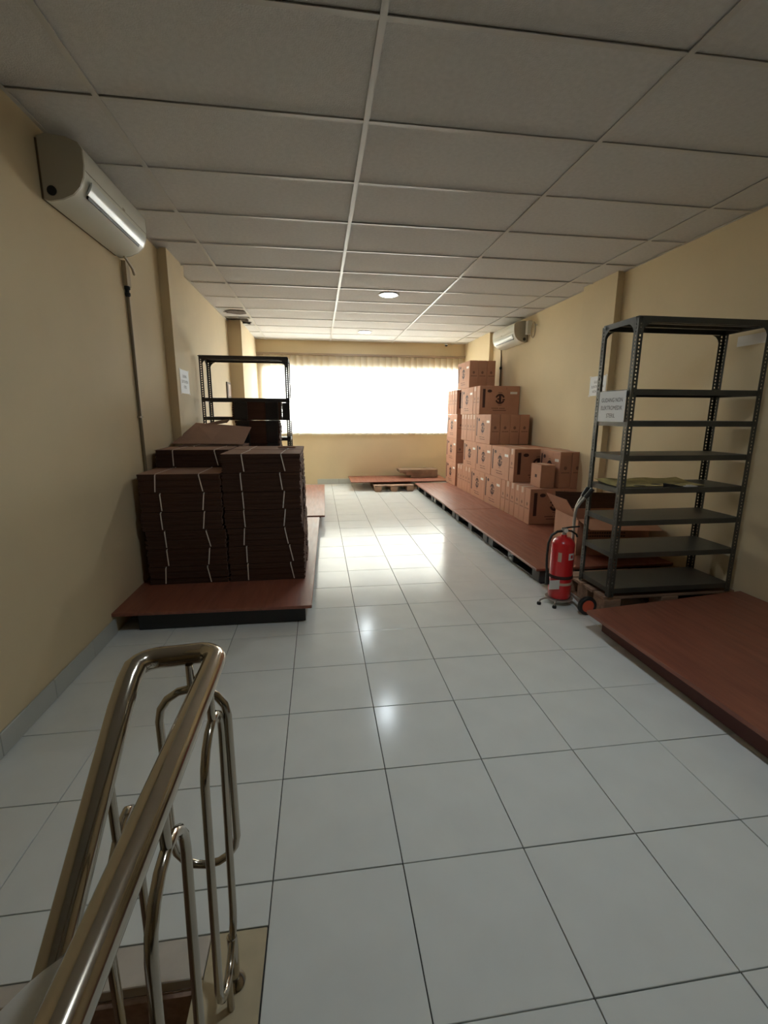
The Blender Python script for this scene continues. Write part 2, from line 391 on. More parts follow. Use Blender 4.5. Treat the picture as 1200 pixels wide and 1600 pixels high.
# ------------------------------------------------------------------ notices
def text_obj(name, lines, size, parent, loc, rot, gap=1.35, mt='text'):
    for k, s_ in enumerate(lines):
        c = bpy.data.curves.new(name, 'FONT'); c.body = s_; c.size = size; c.align_x = 'CENTER'; c.resolution_u = 3
        q = bpy.data.objects.new('t', c); COL.objects.link(q); bpy.context.view_layer.update()
        me = bpy.data.meshes.new_from_object(q.evaluated_get(bpy.context.evaluated_depsgraph_get())); bpy.data.objects.remove(q)
        for v in me.vertices: v.co.x *= .86
        me.materials.clear(); me.materials.append(M[mt]); o = inst(name, me, parent); o.rotation_euler = rot; o['kind'] = 'stuff'
        o.location = (loc[0], loc[1], loc[2]-k*size*gap)
def notice(label, x, y, z, face, lines, w=.30, h=.21, size=.036, tape=True, tilt=0):
    t = thing('paper_notice', label, 'notice', (x,y,z)); t.rotation_euler = (tilt,0,0)
    MB().box((-.0006,-w/2,-h/2),(.0006,w/2,h/2)).build('sheet', M['paper'], t)
    rz = -PI/2 if face < 0 else PI/2
    text_obj('line_of_text', lines, size, t, (face*.0012,0,h/2-.07), (PI/2,0,rz))
    if tape:
        for a_ in (-1,1):
            for b_ in (-1,1):
                MB().cbox((face*.001,a_*(w/2-.004),b_*(h/2-.002)),(.0012,.03,.02)).build('tape', M['labelw'], t)
notice('white notice taped on the far left wall beside the pillar', -1.247, 4.74, 1.68, 1, ['GUDANG', 'ELEKTROMEDIK', 'STERIL'], .29, .215, .036)
notice('white notice taped on the right pillar behind the tall grey rack', 2.927, 4.66, 1.69, -1, ['GUDANG', 'ELEKTROMEDIK', 'NON STERIL'], .29, .20, .036)
notice('white notice lettered in capitals fixed on the side of the tall grey rack', 1.958, 2.935, 1.443, -1, ['GUDANG NON', 'ELEKTROMEDIK', 'STERIL'], .285, .20, .038, False)
t = thing('paper_sheet', 'blank white sheet on the right wall under the tall rack top shelf', 'paper', (XR-.002,2.86,1.905))
MB().box((-.001,-.24,-.035),(.001,.24,.035)).build('sheet', M['labelw'], t)

# ------------------------------------------------------------------ pallets and boards
def pallet(label, x0, x1, y0, y1, h, mk='plastic', gm='plasticg', cat='pallet', along='y', group=None, nslat=6):
    t = thing('pallet', label, cat, ((x0+x1)/2,(y0+y1)/2,0), group=group)
    w, d = (x1-x0)/2, (y1-y0)/2; th = .02
    for i in range(nslat):
        if along == 'y': a_ = -w+2*w*i/nslat; sw = 2*w/nslat; MB().bevbox((a_+.008,-d,h-th),(a_+sw-.008,d,h),.002).build('deck_board', M[mk], t)
        else: a_ = -d+2*d*i/nslat; sw = 2*d/nslat; MB().bevbox((-w,a_+.010,h-th),(w,a_+sw-.010,h),.002).build('deck_board', M[mk], t)
    for i in range(3):
        for j in range(3):
            cx_, cy_ = (-w+.07, 0, w-.07)[i], (-d+.07, 0, d-.07)[j]
            MB().bevbox((cx_-.065,cy_-.065,.015),(cx_+.065,cy_+.065,h-th),.004).build('block', M[gm], t)
    for i in range(3):
        cx_ = (-w+.07, 0, w-.07)[i]; MB().bevbox((cx_-.05,-d,0),(cx_+.05,d,.015),.002).build('runner', M[mk], t)
    return t
def board(label, x0, x1, y0, y1, z0=.125, th=.022, rz=0, group='red brown plywood sheets on the pallets'):
    t = MB().bevbox((-(x1-x0)/2,-(y1-y0)/2,0),((x1-x0)/2,(y1-y0)/2,th),.003).build('plywood_sheet', M['ply'])
    t.location = ((x0+x1)/2,(y0+y1)/2,z0); t.rotation_euler = (0,0,rz)
    return tag(t, label, 'plywood sheet', group)
PH = .125
gp = 'black plastic pallets under the boards'
t = pallet('black pallet at the near end under the left cardboard bundles', -1.19, -.12, 2.975, 4.15, PH, group=gp)
MB().bevbox((-.535,-.5975,.004),(.535,-.588,.104),.002).build('front_lip', M['plastic'], t)
pallet('second black pallet under the left bundles, behind the near one', -1.19, -.10, 4.2, 5.4, PH, group=gp)
pallet('black pallet under the far left board toward the window', -1.15, .0, 6.1, 7.3, PH, group=gp)
board('red brown plywood sheet under the left cardboard bundles', -1.315, -.045, 2.90, 5.60, rz=-.022)
board('red brown plywood sheet at far left, nearer the window', -1.10, .065, 5.68, 8.30, rz=-.012)
for k, nm in enumerate(('nearest the fire extinguisher','second from the fire extinguisher','third from the fire extinguisher','farthest, toward the window')):
    pallet('black pallet under right boards, '+nm, 1.79, 2.92, 3.43+k*1.22, 3.43+k*1.22+1.19, PH, group=gp)
board('red brown plywood sheet under the near end of the carton stack', 1.745, 2.99, 3.39, 5.83)
board('red brown plywood sheet under the far end of the carton stack', 1.745, 2.92, 5.84, 8.28)
# near right platform
for k, nm in enumerate(('right beside the tall grey rack','nearest to the viewer')):
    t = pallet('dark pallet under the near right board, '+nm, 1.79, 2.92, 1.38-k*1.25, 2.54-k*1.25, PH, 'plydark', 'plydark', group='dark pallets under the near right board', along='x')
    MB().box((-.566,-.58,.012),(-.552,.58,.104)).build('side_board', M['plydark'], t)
bp_ = [(1.695,2.575),(2.99,2.745),(2.99,.16),(1.765,.16)]
t = MB().add([(x,y,PH) for x,y in bp_]+[(x,y,PH+.022) for x,y in bp_], [(0,1,2,3),(7,6,5,4),(0,4,5,1),(1,5,6,2),(2,6,7,3),(3,7,4,0)]).build('plywood_sheet', M['ply'])
tag(t, 'long red brown plywood sheet nearest the viewer, before the tall rack', 'plywood sheet', 'red brown plywood sheets on the pallets')
# raw wood pallet that carries the tall rack
pallet('raw wooden pallet under the tall grey rack, plank ends sticking out', 1.945, 2.98, 2.77, 3.33, .140, 'wood', 'wood', along='x', group='raw wooden pallets', nslat=4)
# back pallet and board
pallet('raw wooden pallet under the board below the window', .98, 1.72, 8.24, 9.0, PH-.01, 'wood', 'wood', along='x', group='raw wooden pallets', nslat=5)
board('pale red brown board lying crosswise below the window', .57, 2.45, 8.42, 9.28, .1475+.001, .016)
PX = [(1.78,2.32,.172,.045,.0,'bottom'),(1.68,2.32,.2185,.05,.012,'middle'),(1.56,2.32,.270,.055,-.01,'topmost')]
for (x0,x1,z0,th,ry,nm) in PX:
    t = MB().bevbox((x0,8.86,z0),(x1,9.26,z0+th),.003).box((x0,8.86,z0+th),(x1,8.89,z0+th+.002)).build('stacked_panel', M['panelgrey'])
    tag(t, 'weathered brown panel under the window by the cartons, %s of three' % nm, 'panel', 'weathered panels below the window')

# ------------------------------------------------------------------ bundles of flattened cartons
def bundle_meshes(k):
    rnd = random.Random(k); W, D, H = .556, .40, .134; n = 11; mb = MB()
    mb.box((-W/2+.015,-D/2+.015,.004),(W/2-.015,D/2-.015,H-.004)); zz = 0
    for i in range(n):
        th = H/n; dx, dy = rnd.uniform(-.006,.006), rnd.uniform(-.005,.005); e = rnd.uniform(0,.006)
        mb.box((-W/2+dx+e,-D/2+dy,zz+.0006),(W/2+dx,D/2+dy,zz+th-.0006)); zz += th
    st = []
    for s_ in (-1,1):
        x = s_*.155+rnd.uniform(-.02,.02); sx = rnd.uniform(-.025,.03); m_ = MB()
        def seg(p, q, hw_=.0038):
            m_.add([(p[0]-hw_,p[1],p[2]),(p[0]+hw_,p[1],p[2]),(q[0]+hw_,q[1],q[2]),(q[0]-hw_,q[1],q[2])], [(0,1,2,3)])
            m_.add([(p[0]-hw_,p[1]+(.002 if p[1]<0 else 0),p[2]-.0015),(p[0]+hw_,p[1]+(.002 if p[1]<0 else 0),p[2]-.0015),(q[0]+hw_,q[1]+.002,q[2]-.0015),(q[0]-hw_,q[1]+.002,q[2]-.0015)], [(3,2,1,0)])
        seg((x+sx,-D/2-.0105,.012),(x,-D/2-.0105,H-.006)); seg((x,-D/2-.0105,H-.006),(x,-D/2+.006,H+.0035)); seg((x,-D/2+.006,H+.0035),(x+.01,D/2-.006,H+.0035)); seg((x+.01,D/2+.012,H-.004),(x+.01,D/2+.012,.003))
        st.append(m_.mesh('strap', M['strap']))
    me = mb.mesh('cardboard_layers', M['kraftdark']); me.materials.append(M['fluted_lit'])
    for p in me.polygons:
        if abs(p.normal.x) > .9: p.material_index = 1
    return me, st
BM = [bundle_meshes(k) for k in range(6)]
BH = .137
top_me = MB().box((-.281,-.199,.1345),(.281,.199,.1365)).mesh('top_sheet', M['krafttop'])
ORD = ['bottom','second','third','fourth','fifth','sixth','seventh','eighth']
def stack(name, cx_, cy_, n, lo=0, rz=0):
    for k in range(lo, n):
        me, sts = BM[random.randrange(6)]
        lab = 'strapped bundle of flattened brown cartons, %s, %s' % (name, 'topmost' if k == n-1 else ('bottom one' if k == 0 else ORD[k]+' from the bottom'))
        t = thing('cardboard_bundle', lab, 'cardboard bundle', (cx_+random.uniform(-.005,.005)+(.012 if k < 3 else 0), cy_+random.uniform(-.006,.006), .147+k*BH), rz+random.uniform(-.006,.006), 'strapped cardboard bundles on the left boards')
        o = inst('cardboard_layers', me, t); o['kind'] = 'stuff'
        for s_ in sts: inst('strap', s_, t)
        if k == n-1: inst('top_sheet', top_me, t)
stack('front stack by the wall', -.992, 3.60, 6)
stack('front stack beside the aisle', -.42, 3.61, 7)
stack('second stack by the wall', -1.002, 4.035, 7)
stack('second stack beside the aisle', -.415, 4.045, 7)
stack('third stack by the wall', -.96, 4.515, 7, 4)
# small loose things on top
t = MB().bevbox((-.40,-.04,0),(-.26,.04,.014),.004).build('folded_packet', M['krafttop']); t.location = (.07,3.86,1.1145)
tag(t, 'small folded packet lying on the stack beside the aisle', 'packet')
def bent_sheet(label, pts, th=.006):
    mb = MB(); n = len(pts)//2
    a_ = [Vector(p) for p in pts]; q = []
    vs = a_+[p-Vector((0,0,th)) for p in a_]; N_ = len(a_)
    fs = []
    for k in range(n-1):
        i0 = 2*k; fs.append((i0,i0+1,i0+3,i0+2)); fs.append((N_+i0+2,N_+i0+3,N_+i0+1,N_+i0))
        fs.append((i0,i0+2,N_+i0+2,N_+i0)); fs.append((i0+3,i0+1,N_+i0+1,N_+i0+3))
    fs.append((1,0,N_,N_+1)); fs.append((2*n-2,2*n-1,N_+2*n-1,N_+2*n-2))
    return tag(mb.add(vs, fs).build('flattened_carton', M['krafttop']), label, 'cardboard', 'loose flattened cartons')
bent_sheet('loose flattened carton sloping on top of the left bundles', [(-1.30,4.36,1.125),(-1.19,4.80,1.30),(-.92,4.33,1.125),(-.86,4.80,1.275),(-.68,4.33,1.12),(-.66,4.76,1.26)])
bent_sheet('darker loose flattened carton behind, slanting up to the wrapped stack', [(-1.27,4.83,1.225),(-1.27,5.00,1.26),(-1.0,4.83,1.29),(-1.0,5.0,1.32),(-.90,4.83,1.305),(-.90,5.0,1.335)])
# film wrapped stack in front of the left rack
def wrapped(label, x0, x1, y0, y1, z0, z1, nlay):
    t = thing('wrapped_bundle', label, 'cardboard bundle', ((x0+x1)/2,(y0+y1)/2,z0), group='film wrapped bundles before the far rack')
    w, d, h = (x1-x0)/2, (y1-y0)/2, z1-z0; mb = MB().box((-w+.02,-d+.02,.003),(w-.02,d-.02,h-.003))
    for k in range(nlay):
        dx = random.uniform(-.006,.006); mb.box((-w+.01+dx,-d+.008,h*k/nlay+.001),(w-.01+dx,d-.008,h*(k+1)/nlay-.001))
    o = mb.build('cardboard_layers', M['kraftdark'], t); o['kind'] = 'stuff'
    for s_ in (-1,1):
        m_ = MB(); a_ = s_*w*.62; q = w*.26
        m_.bevbox((a_-q,-d-.002,.004),(a_+q,d+.002,h),.006); m_.build('film_wrap', M['film'], t)
    return t
wrapped('black film wrapped cardboard bundle, topmost before the far rack', -.872, -.375, 4.92, 5.22, 1.325, 1.505, 8)
for k, nm in enumerate(('second from top','third from top','fourth from top','fifth from top','lowest')):
    z1 = 1.32-k*.234; wrapped('black film wrapped cardboard bundle before the far rack, '+nm, -.848+.005*k, -.39, 4.92, 5.22, z1-.232, z1, 9)
t = MB().bevbox((-.366,4.94,1.33),(-.290,5.20,1.50),.004).box((-.366,4.94,1.322),(-.290,5.20,1.33)).build('grey_film_roll_box', M['filmg'])
tag(t, 'grey film covered pack beside the topmost wrapped bundle', 'pack')

# ------------------------------------------------------------------ slotted angle racks
def post_mesh(m_, pitch=.0235, H=1.835):
    mb = MB(); w = .038; n = int(H/pitch)
    for ax in (0,1):
        a_, b_ = (.014,.024) if ax == 0 else (.013,.020)
        cols = [0,a_,b_,w]
        def P(u, z): return (u,0,z) if ax == 0 else (0,u,z)
        z = 0; rows_ = [0]
        for k in range(n):
            rows_ += [k*pitch+.007, k*pitch+.007+.012]
        rows_.append(H)
        vs = [P(c, z_) for z_ in rows_ for c in cols]; fs = []
        for r_ in range(len(rows_)-1):
            for c in range(3):
                if r_ % 2 == 1 and c == 1: continue
                fs.append((r_*4+c, r_*4+c+1, r_*4+5+c, r_*4+4+c))
        mb.add(vs, fs)
    me = bpy.data.meshes.new('post'); me.from_pydata(mb.v, [], mb.f); me.materials.append(m_); return me
def rack(label, x0, y0, z0, mt, W=.95, D=.37):
    t = thing('slotted_angle_rack', label, 'rack', (x0,y0,z0), group='slotted angle steel racks')
    pm = post_mesh(M[mt])
    for (px_, py_, rz) in ((0,0,0),(W,0,PI/2),(W,D,PI),(0,D,-PI/2)):
        o = inst('post', pm, t, (px_,py_,0), (0,0,rz))
        md = o.modifiers.new('thickness', 'SOLIDIFY'); md.thickness = .002; md.offset = 1
    hs = [1.81,1.372,1.172,.948,.73,.51,.282,.026]
    sm = MB(); e = .004; lh = .036
    sm.box((e,e,lh-.002),(W-e,D-e,lh)).box((e,e,0),(W-e,e+.002,lh-.002)).box((e,D-e-.002,0),(W-e,D-e,lh-.002)).box((e,e+.002,0),(e+.002,D-e-.002,lh-.002)).box((W-e-.002,e+.002,0),(W-e,D-e-.002,lh-.002))
    sm.box((e,e+.002,0),(W-e,e+.012,.002)).box((e,D-e-.012,0),(W-e,D-e-.002,.002))
    for a_ in (.33,.66): sm.box((e+.002,D*a_-.015,lh-.022),(W-e-.002,D*a_+.015,lh-.002))
    me = sm.mesh('shelf', M[mt])
    for h in hs: inst('shelf', me, t, (0,0,h-.0))
    gm = MB().add([(0,0,0),(.055,0,0),(.03,0,-.012),(.012,0,-.03),(0,0,-.055),(0,-.002,0),(.055,-.002,0),(.03,-.002,-.012),(.012,-.002,-.03),(0,-.002,-.055)], [(0,1,2,3,4),(9,8,7,6,5),(1,0,5,6),(2,1,6,7),(3,2,7,8),(4,3,8,9),(0,4,9,5)]).mesh('gusset', M[mt])
    for zt in (1.81,.035):
        if zt > 1:
            inst('gusset', gm, t, (.036,-.001,zt)); o = inst('gusset', gm, t, (W-.036,.001,zt), (0,0,PI))
            inst('gusset', gm, t, (.036,D+.003,zt)); inst('gusset', gm, t, (W-.036,D+.001,zt), (0,0,PI))
            inst('gusset', gm, t, (-.001,.036,zt), (0,0,PI/2)); inst('gusset', gm, t, (.0,D-.036,zt), (0,0,-PI/2))
    cap = MB().lathe([(.022,0),(.024,.002),(.024,.006),(.02,.008)], n=12).mesh('post_cap', M[mt])
    inst('post_cap', cap, t, (.012,.012,1.835), None)
    return t
rack('tall empty grey steel rack standing near on the right', 1.968, 2.765, .142, 'rack')
rack('backlit steel rack standing far on the left before the window', -1.238, 5.30, .147, 'rack_backlit', W=.925, D=.37)
# yellow cut sheet and scraps on the fifth shelf
zs = .142+.73+.0365
ys_ = MB(); import math as _m
ys_.box((2.02,2.80,zs),(2.62,3.12,zs+.003))
vs = []
for j in range(7):
    for i in range(9):
        q = j/6; vs.append((2.0+.66*i/8, 2.83+.28*q, zs+.0045+.030*max(0,q-.45)*(1+.3*_m.sin(i*1.7))))
nv = len(vs); vs += [(x,y,z-.002) for x,y,z in vs]; fs = []
for j in range(6):
    for i in range(8):
        a_ = j*9+i; fs += [(a_,a_+1,a_+10,a_+9),(nv+a_+9,nv+a_+10,nv+a_+1,nv+a_)]
o = MB().add(vs, fs).build('yellow_sheet', M['yellow'], None, True)
tag(o, 'dull yellow sheet with cut-outs lying on the tall rack shelf', 'sheet')
for k, (x, y, r_) in enumerate(((2.06,2.90,.022),(2.10,2.93,.018),(2.18,2.86,.03),(2.26,2.94,.016),(2.34,2.90,.028),(2.43,2.94,.016),(2.52,2.93,.018))):
    n = 12; vs = [(x+r_*math.cos(2*PI*i/n)*1.5, y+r_*math.sin(2*PI*i/n), zs+.0048) for i in range(n)]+[(x,y,zs+.0052)]
    MB().add(vs, [(i,(i+1)%n,n) for i in range(n)]).build('cut_out', M['black'], o)
t = MB().add([(2.30,2.775,zs+.001),(2.46,2.775,zs+.001),(2.44,2.81,zs+.006),(2.33,2.82,zs+.022),(2.38,2.79,zs+.02)], [(0,1,4),(1,2,4),(2,3,4),(3,0,4),(0,3,2,1)]).build('black_cloth', M['black']); t.location = (0,.01,0)
tag(t, 'crumpled black cloth at the yellow sheet on the rack', 'cloth')
t = MB().bevbox((2.47,2.785,zs),(2.56,2.815,zs+.006),.002).box((2.49,2.79,zs+.006),(2.53,2.81,zs+.012)).build('paper_scrap', M['labelw'])
tag(t, 'small white paper scrap beside the black cloth on the rack', 'paper')

# ------------------------------------------------------------------ cartons
CW, CLEN, CHT = .1415, .62, .414
def emblem(mb, cx_, cz_, R):          # on the plane y = 0, front face looking to -y
    def ring(a0, a1, ri, ro, n=9, dx=0):
        vs = []
        for i in range(n+1):
            a_ = math.radians(a0+(a1-a0)*i/n)
            vs += [(cx_+dx+ro*math.cos(a_),0,cz_+ro*math.sin(a_)),(cx_+dx+ri*math.cos(a_),0,cz_+ri*math.sin(a_))]
        mb.add(vs, [(2*i,2*i+1,2*i+3,2*i+2) for i in range(n)])
    ring(18,162,R*.66,R); ring(198,338,R*.66,R)
    mb.quad((cx_-R*.24,0,cz_-R*.8),(cx_+R*.24,0,cz_-R*.8),(cx_+R*.24,0,cz_+R*.8),(cx_-R*.24,0,cz_+R*.8))
    mb.quad((cx_-R*.16,0,cz_-R*.2),(cx_-R*.62,0,cz_-R*.12),(cx_-R*.62,0,cz_+R*.08),(cx_-R*.16,0,cz_+R*.15))
    mb.quad((cx_+R*.5,0,cz_-R*.26),(cx_+R*1.02,0,cz_-R*.26),(cx_+R*1.02,0,cz_-R*.02),(cx_+R*.5,0,cz_-R*.02))
    ring(70,110,R*1.2,R*1.27,6); ring(250,290,R*1.2,R*1.27,6)
def big_face(mb):
    w, h = CLEN, CHT
    mb.quad((-w/2+.045,0,-h/2+.10),(-w/2+.085,0,-h/2+.10),(-w/2+.085,0,h/2-.045),(-w/2+.045,0,h/2-.045))
    n = 14; c0 = (-w/2+.15, h/2-.075); mb.add([(c0[0]+.036*math.cos(2*PI*i/n),0,c0[1]+.022*math.sin(2*PI*i/n)) for i in range(n)], [tuple(range(n))])
    emblem(mb, .005, .02, .075)
    for (x0,x1,z) in ((-.12,-.02,-.122),(.0,.09,-.122),(-.10,.10,-.152)):
        x = x0
        while x < x1: mb.quad((x,0,z),(x+.011,0,z),(x+.011,0,z+.010),(x,0,z+.010)); x += .015
    mb.quad((.10,0,h/2-.05),(.104,0,h/2-.05),(.104,0,h/2-.02),(.10,0,h/2-.02))
def small_face(mb, X):                 # narrow end on plane y=X.. drawn at plane x = X
    n = 12; s_ = 1 if X > 0 else -1
    mb.add([(X,.020*math.cos(2*PI*i/n),.025+.022*math.sin(2*PI*i/n)) for i in range(n)], [tuple(range(n))])
    y = -.045
    while y < .04: mb.quad((X,y,-.035),(X,y+.010,-.035),(X,y+.010,-.020),(X,y,-.020)); y += .014
def carton_meshes():
    body = MB().bevbox((-CLEN/2,-CW/2+.0012,-CHT/2),(CLEN/2,CW/2-.0012,CHT/2),.004).mesh('box_body', M['kraft'])
    ink = MB(); f = MB(); big_face(f); yo = -CW/2-.0007
    ink.add([(v[0],yo,v[2]) for v in f.v], f.f); ink.add([(-v[0],-yo,v[2]) for v in f.v], f.f)
    em = MB()
    for X in (-CLEN/2-.0007, CLEN/2+.0007): small_face(em, X)
    em = em.mesh('end_mark', M['inkf'])
    inkm = ink.mesh('printed_marks', M['ink'])
    lab = MB().cbox((CLEN/2-.095,-CW/2-.0012,CHT/2-.10),(.11,.001,.032)).mesh('shipping_label', M['labelw'])
    tape = MB().cbox((0,0,CHT/2+.0008),(CLEN*.98,.05,.0008)).cbox((-CLEN/2-.0009,0,CHT/2-.035),(.0008,.05,.07)).mesh('tape', M['labelk'])
    return body, inkm, lab, tape, em
CB = carton_meshes()
def carton(label, cx_, cy_, layer, rz):
    t = thing('carton', label, 'carton', (cx_+random.uniform(-.004,.0), cy_+random.uniform(-.0004,.0004), .1475+layer*.4155+CHT/2+.0005), rz+random.uniform(-.0012,.0012), 'kraft cartons printed with a round emblem')
    inst('box_body', CB[0], t); o = inst('printed_marks', CB[1], t); o['kind'] = 'stuff'; o = inst('end_mark', CB[4], t); o['kind'] = 'stuff'
    inst('shipping_label', CB[2], t)
    if random.random() < .75: inst('tape', CB[3], t)
    return t
LN = ['bottom layer','second layer','third layer','fourth layer','top layer']
XP = 2.372
def F(y0, n, layer, who, first=0):     # emblem towards the viewer, stacked away from him
    for k in range(n):
        carton('brown carton facing front, %s, %s%s' % (LN[layer], who, '' if n == 1 else ', %s of the row' % ('foremost' if k == 0 else ('rearmost' if k == n-1 else ORD[k]))), XP+CLEN/2+.003, y0+CW*(k+.5)+.002*k, layer, 0)
def Sd(y0, n, layer, who, x0=XP):      # emblem towards the aisle, narrow ends to the viewer
    return [
        carton('brown carton facing the aisle, %s, %s%s' % (LN[layer], who, '' if n == 1 else ', %s' % ('nearest the aisle' if k == 0 else ('by the wall' if k == n-1 else ORD[k]+' from the aisle'))), x0+CW*(k+.5)+.0015*k, y0+CLEN/2, layer, -PI/2) for k in range(n)]
# bottom layer
F(4.88, 4, 0, 'near end of the stack'); F(5.46, 2, 0, 'just behind the near four')
Sd(5.75, 1, 0, 'nearer of two single ones'); Sd(6.38, 1, 0, 'farther of two single ones')
F(7.01, 5, 0, 'before the gap'); Sd(7.84, 2, 0, 'column behind the gap')
# second layer
F(5.385, 1, 1, 'dark front above the near four'); Sd(5.53, 4, 1, 'first row'); Sd(6.16, 1, 1, 'middle row')
Sd(6.79, 1, 1, 'last row before the gap'); Sd(7.84, 2, 1, 'column behind the gap')
for t in Sd(4.885, 2, 1, 'against the right wall', 2.705): t.scale.x = .79; t.location.y = 4.885+.245
# third
Sd(6.24, 4, 2, 'front row'); F(6.87, 5, 2, 'behind the front row'); Sd(7.84, 2, 2, 'column behind the gap')
# fourth
F(6.74, 2, 3, 'front pair'); Sd(7.04, 2, 3, 'behind the front pair'); F(7.90, 4, 3, 'column behind the gap')
# top
Sd(7.27, 3, 4, 'single row')
# small carton
t = thing('small_carton', 'small pale brown carton standing on the bottom layer at the near end', 'carton', (2.665,5.05,.1475+.4155+.002), -.02)
t.location.x = 2.585
MB().bevbox((-.085,-.13,0),(.085,.13,.265),.003).build('box_body', M['kraft'], t)
MB().cbox((-.0862,-.01,.13),(.0008,.05,.035)).build('printed_mark', M['ink'], t)
MB().cbox((0,0,.2656),(.05,.25,.0008)).build('tape', M['labelk'], t)

# ------------------------------------------------------------------ opened carton behind the rack
t = thing('open_carton', 'opened kraft carton with raised flap behind the tall rack', 'carton', (2.62,3.92,.1475), -.10)
w, d, h = .33, .25, .33; th = .005
bx_ = MB().box((-w,-d,0),(w,d,th)).box((-w,-d,th),(-w+th,d,h)).box((w-th,-d,th),(w,d,h)).box((-w+th,-d,th),(w-th,-d+th,h)).box((-w+th,d-th,th),(w-th,d,h))
bx_.build('box_body', M['kraft'], t)
MB().add([(-w,-d,h),(-w,d,h),(-w-.10,d,h+.16),(-w-.12,-d,h+.18),(-w-.006,-d,h),(-w-.006,d,h),(-w-.106,d,h+.16),(-w-.126,-d,h+.18)], [(0,1,2,3),(7,6,5,4),(0,3,7,4),(1,5,6,2),(2,6,7,3),(0,4,5,1)]).build('flap', M['kraft'], t)
MB().add([(-w,d,h),(w,d,h),(w-.02,d+.08,h+.14),(-w+.02,d+.08,h+.16),(-w,d+.006,h),(w,d+.006,h),(w-.02,d+.086,h+.14),(-w+.02,d+.086,h+.16)], [(0,1,2,3),(7,6,5,4),(0,3,7,4),(1,5,6,2),(2,6,7,3),(0,4,5,1)]).build('flap', M['kraftdark'], t)
MB().add([(-w,-d,h),(w,-d,h),(w-.01,-d-.20,h-.06),(-w+.02,-d-.20,h-.05),(-w,-d,h+.005),(w,-d,h+.005),(w-.01,-d-.20,h-.055),(-w+.02,-d-.20,h-.045)], [(3,2,1,0),(4,5,6,7),(0,4,7,3),(1,2,6,5),(2,3,7,6),(0,1,5,4)]).build('flap', M['kraft'], t)
mk = MB()
for z in (.20,.17,.13):
    x = -.26
    while x < .10: mk.quad((x,-d-.0008,z),(x+.016,-d-.0008,z),(x+.016,-d-.0008,z+.014),(x,-d-.0008,z+.014)); x += .022
mk.build('printed_lines', M['ink'], t)

# ------------------------------------------------------------------ wheeled fire extinguisher
t = thing('fire_extinguisher', 'red wheeled fire extinguisher standing on the tiles by the tall rack', 'fire extinguisher', (1.765,3.05,0))
r_ = .082
MB().lathe([(.05,.045),(r_-.006,.05),(r_,.065),(r_,.46),(r_-.004,.475),(r_-.02,.495),(.045,.508),(.022,.515),(.022,.53)], n=32).build('cylinder', M['red'], t, True)
MB().lathe([(r_+.002,.205),(r_+.004,.208),(r_+.004,.226),(r_+.002,.229)], n=32).build('band', M['ink'], t, True)
MB().lathe([(r_+.001,.158),(r_+.0015,.16),(r_+.0015,.176),(r_+.001,.178)], n=32).build('band', M['labelk'], t, True)
def on_cyl(a0, a1, z0, z1, rr, name, mt, par):
    n = 6; vs = []
    for i in range(n+1):
        a_ = math.radians(a0+(a1-a0)*i/n); vs += [(rr*math.cos(a_),rr*math.sin(a_),z0),(rr*math.cos(a_),rr*math.sin(a_),z1)]
    return MB().add(vs, [(2*i,2*i+2,2*i+3,2*i+1) for i in range(n)]).build(name, M[mt], par, True)
lab = on_cyl(-88,-52,.355,.405,r_+.001,'label','labelw',t)
on_cyl(-76,-62,.368,.392,r_+.0016,'printed_mark','red',lab)
on_cyl(-140,-122,.34,.41,r_+.001,'lettering','labelk',t)
tg = MB().bevbox((-.125,-.075,.135),(-.045,-.072,.205),.001).build('inspection_card', M['labelw'], t)
MB().lathe([(.016,.53),(.016,.555),(.022,.558),(.022,.575),(.012,.58)], n=16).build('valve', M['frame'], t, True)
MB().tube([(-.02,0,.575),(.04,-.01,.585),(.11,-.01,.588)], .006, 8).tube([(-.01,0,.565),(.05,-.01,.555),(.09,-.01,.53),(.10,-.01,.51)], .007, 8).build('operating_lever', M['black'], t, True)
MB().lathe([(.014,0),(.016,.004),(.014,.008)], (0,-.028,.562), 14, 'y').build('gauge', M['labelw'], t, True)
MB().tube([(-.015,0,.555),(-.06,-.01,.555),(-.105,-.015,.53),(-.128,-.02,.47),(-.132,-.02,.38),(-.128,-.02,.30),(-.118,-.02,.235)], .009, 10).build('hose', M['black'], t, True)
MB().tube([(-.118,-.02,.245),(-.112,-.02,.16)], [.012,.017], 12).build('nozzle', M['black'], t, True)
cart = MB()
for s_, xx in ((-1,.0),(1,.0)):
    pass
cart.tube([(.098,.04,.045),(.098,.04,.30),(.095,.04,.66),(.10,.035,.715),(.125,.03,.76),(.150,.02,.795)], .010, 10)
cart.tube([(.130,.10,.045),(.130,.10,.30),(.128,.10,.66),(.133,.095,.715),(.150,.09,.76),(.165,.08,.795)], .010, 10)
cart.tube([(.098,.04,.10),(.130,.10,.10)], .008, 8).tube([(.098,.04,.45),(.130,.10,.45)], .008, 8).tube([(.098,.04,.07),(.06,-.20,.067)], .008, 8)
cart.build('cart_frame', M['frame'], t, True)
MB().lathe([(.10,.038),(.10,.046)], (0,0,0), 24).build('base_plate', M['frame'], t, True)
for xx, yy in ((.150,.02),(.165,.08)):
    MB().tube([(xx,yy,.795),(.196 if yy < .05 else .199,yy-.012,.862)], .0165, 12).build('handle_grip', M['black'], t, True)
for (fx, fy) in ((-.165,-.02),(-.085,-.10)):
    MB().tube([(fx*.4,fy*.4,.042),(fx*.75,fy*.75,.045),(fx*.95,fy*.95,.035),(fx,fy,.018)], .006, 8).build('leg', M['frame'], t, True)
    MB().lathe([(.015,0),(.016,.012),(.012,.02)], (fx,fy,0), 12).build('foot', M['black'], t, True)
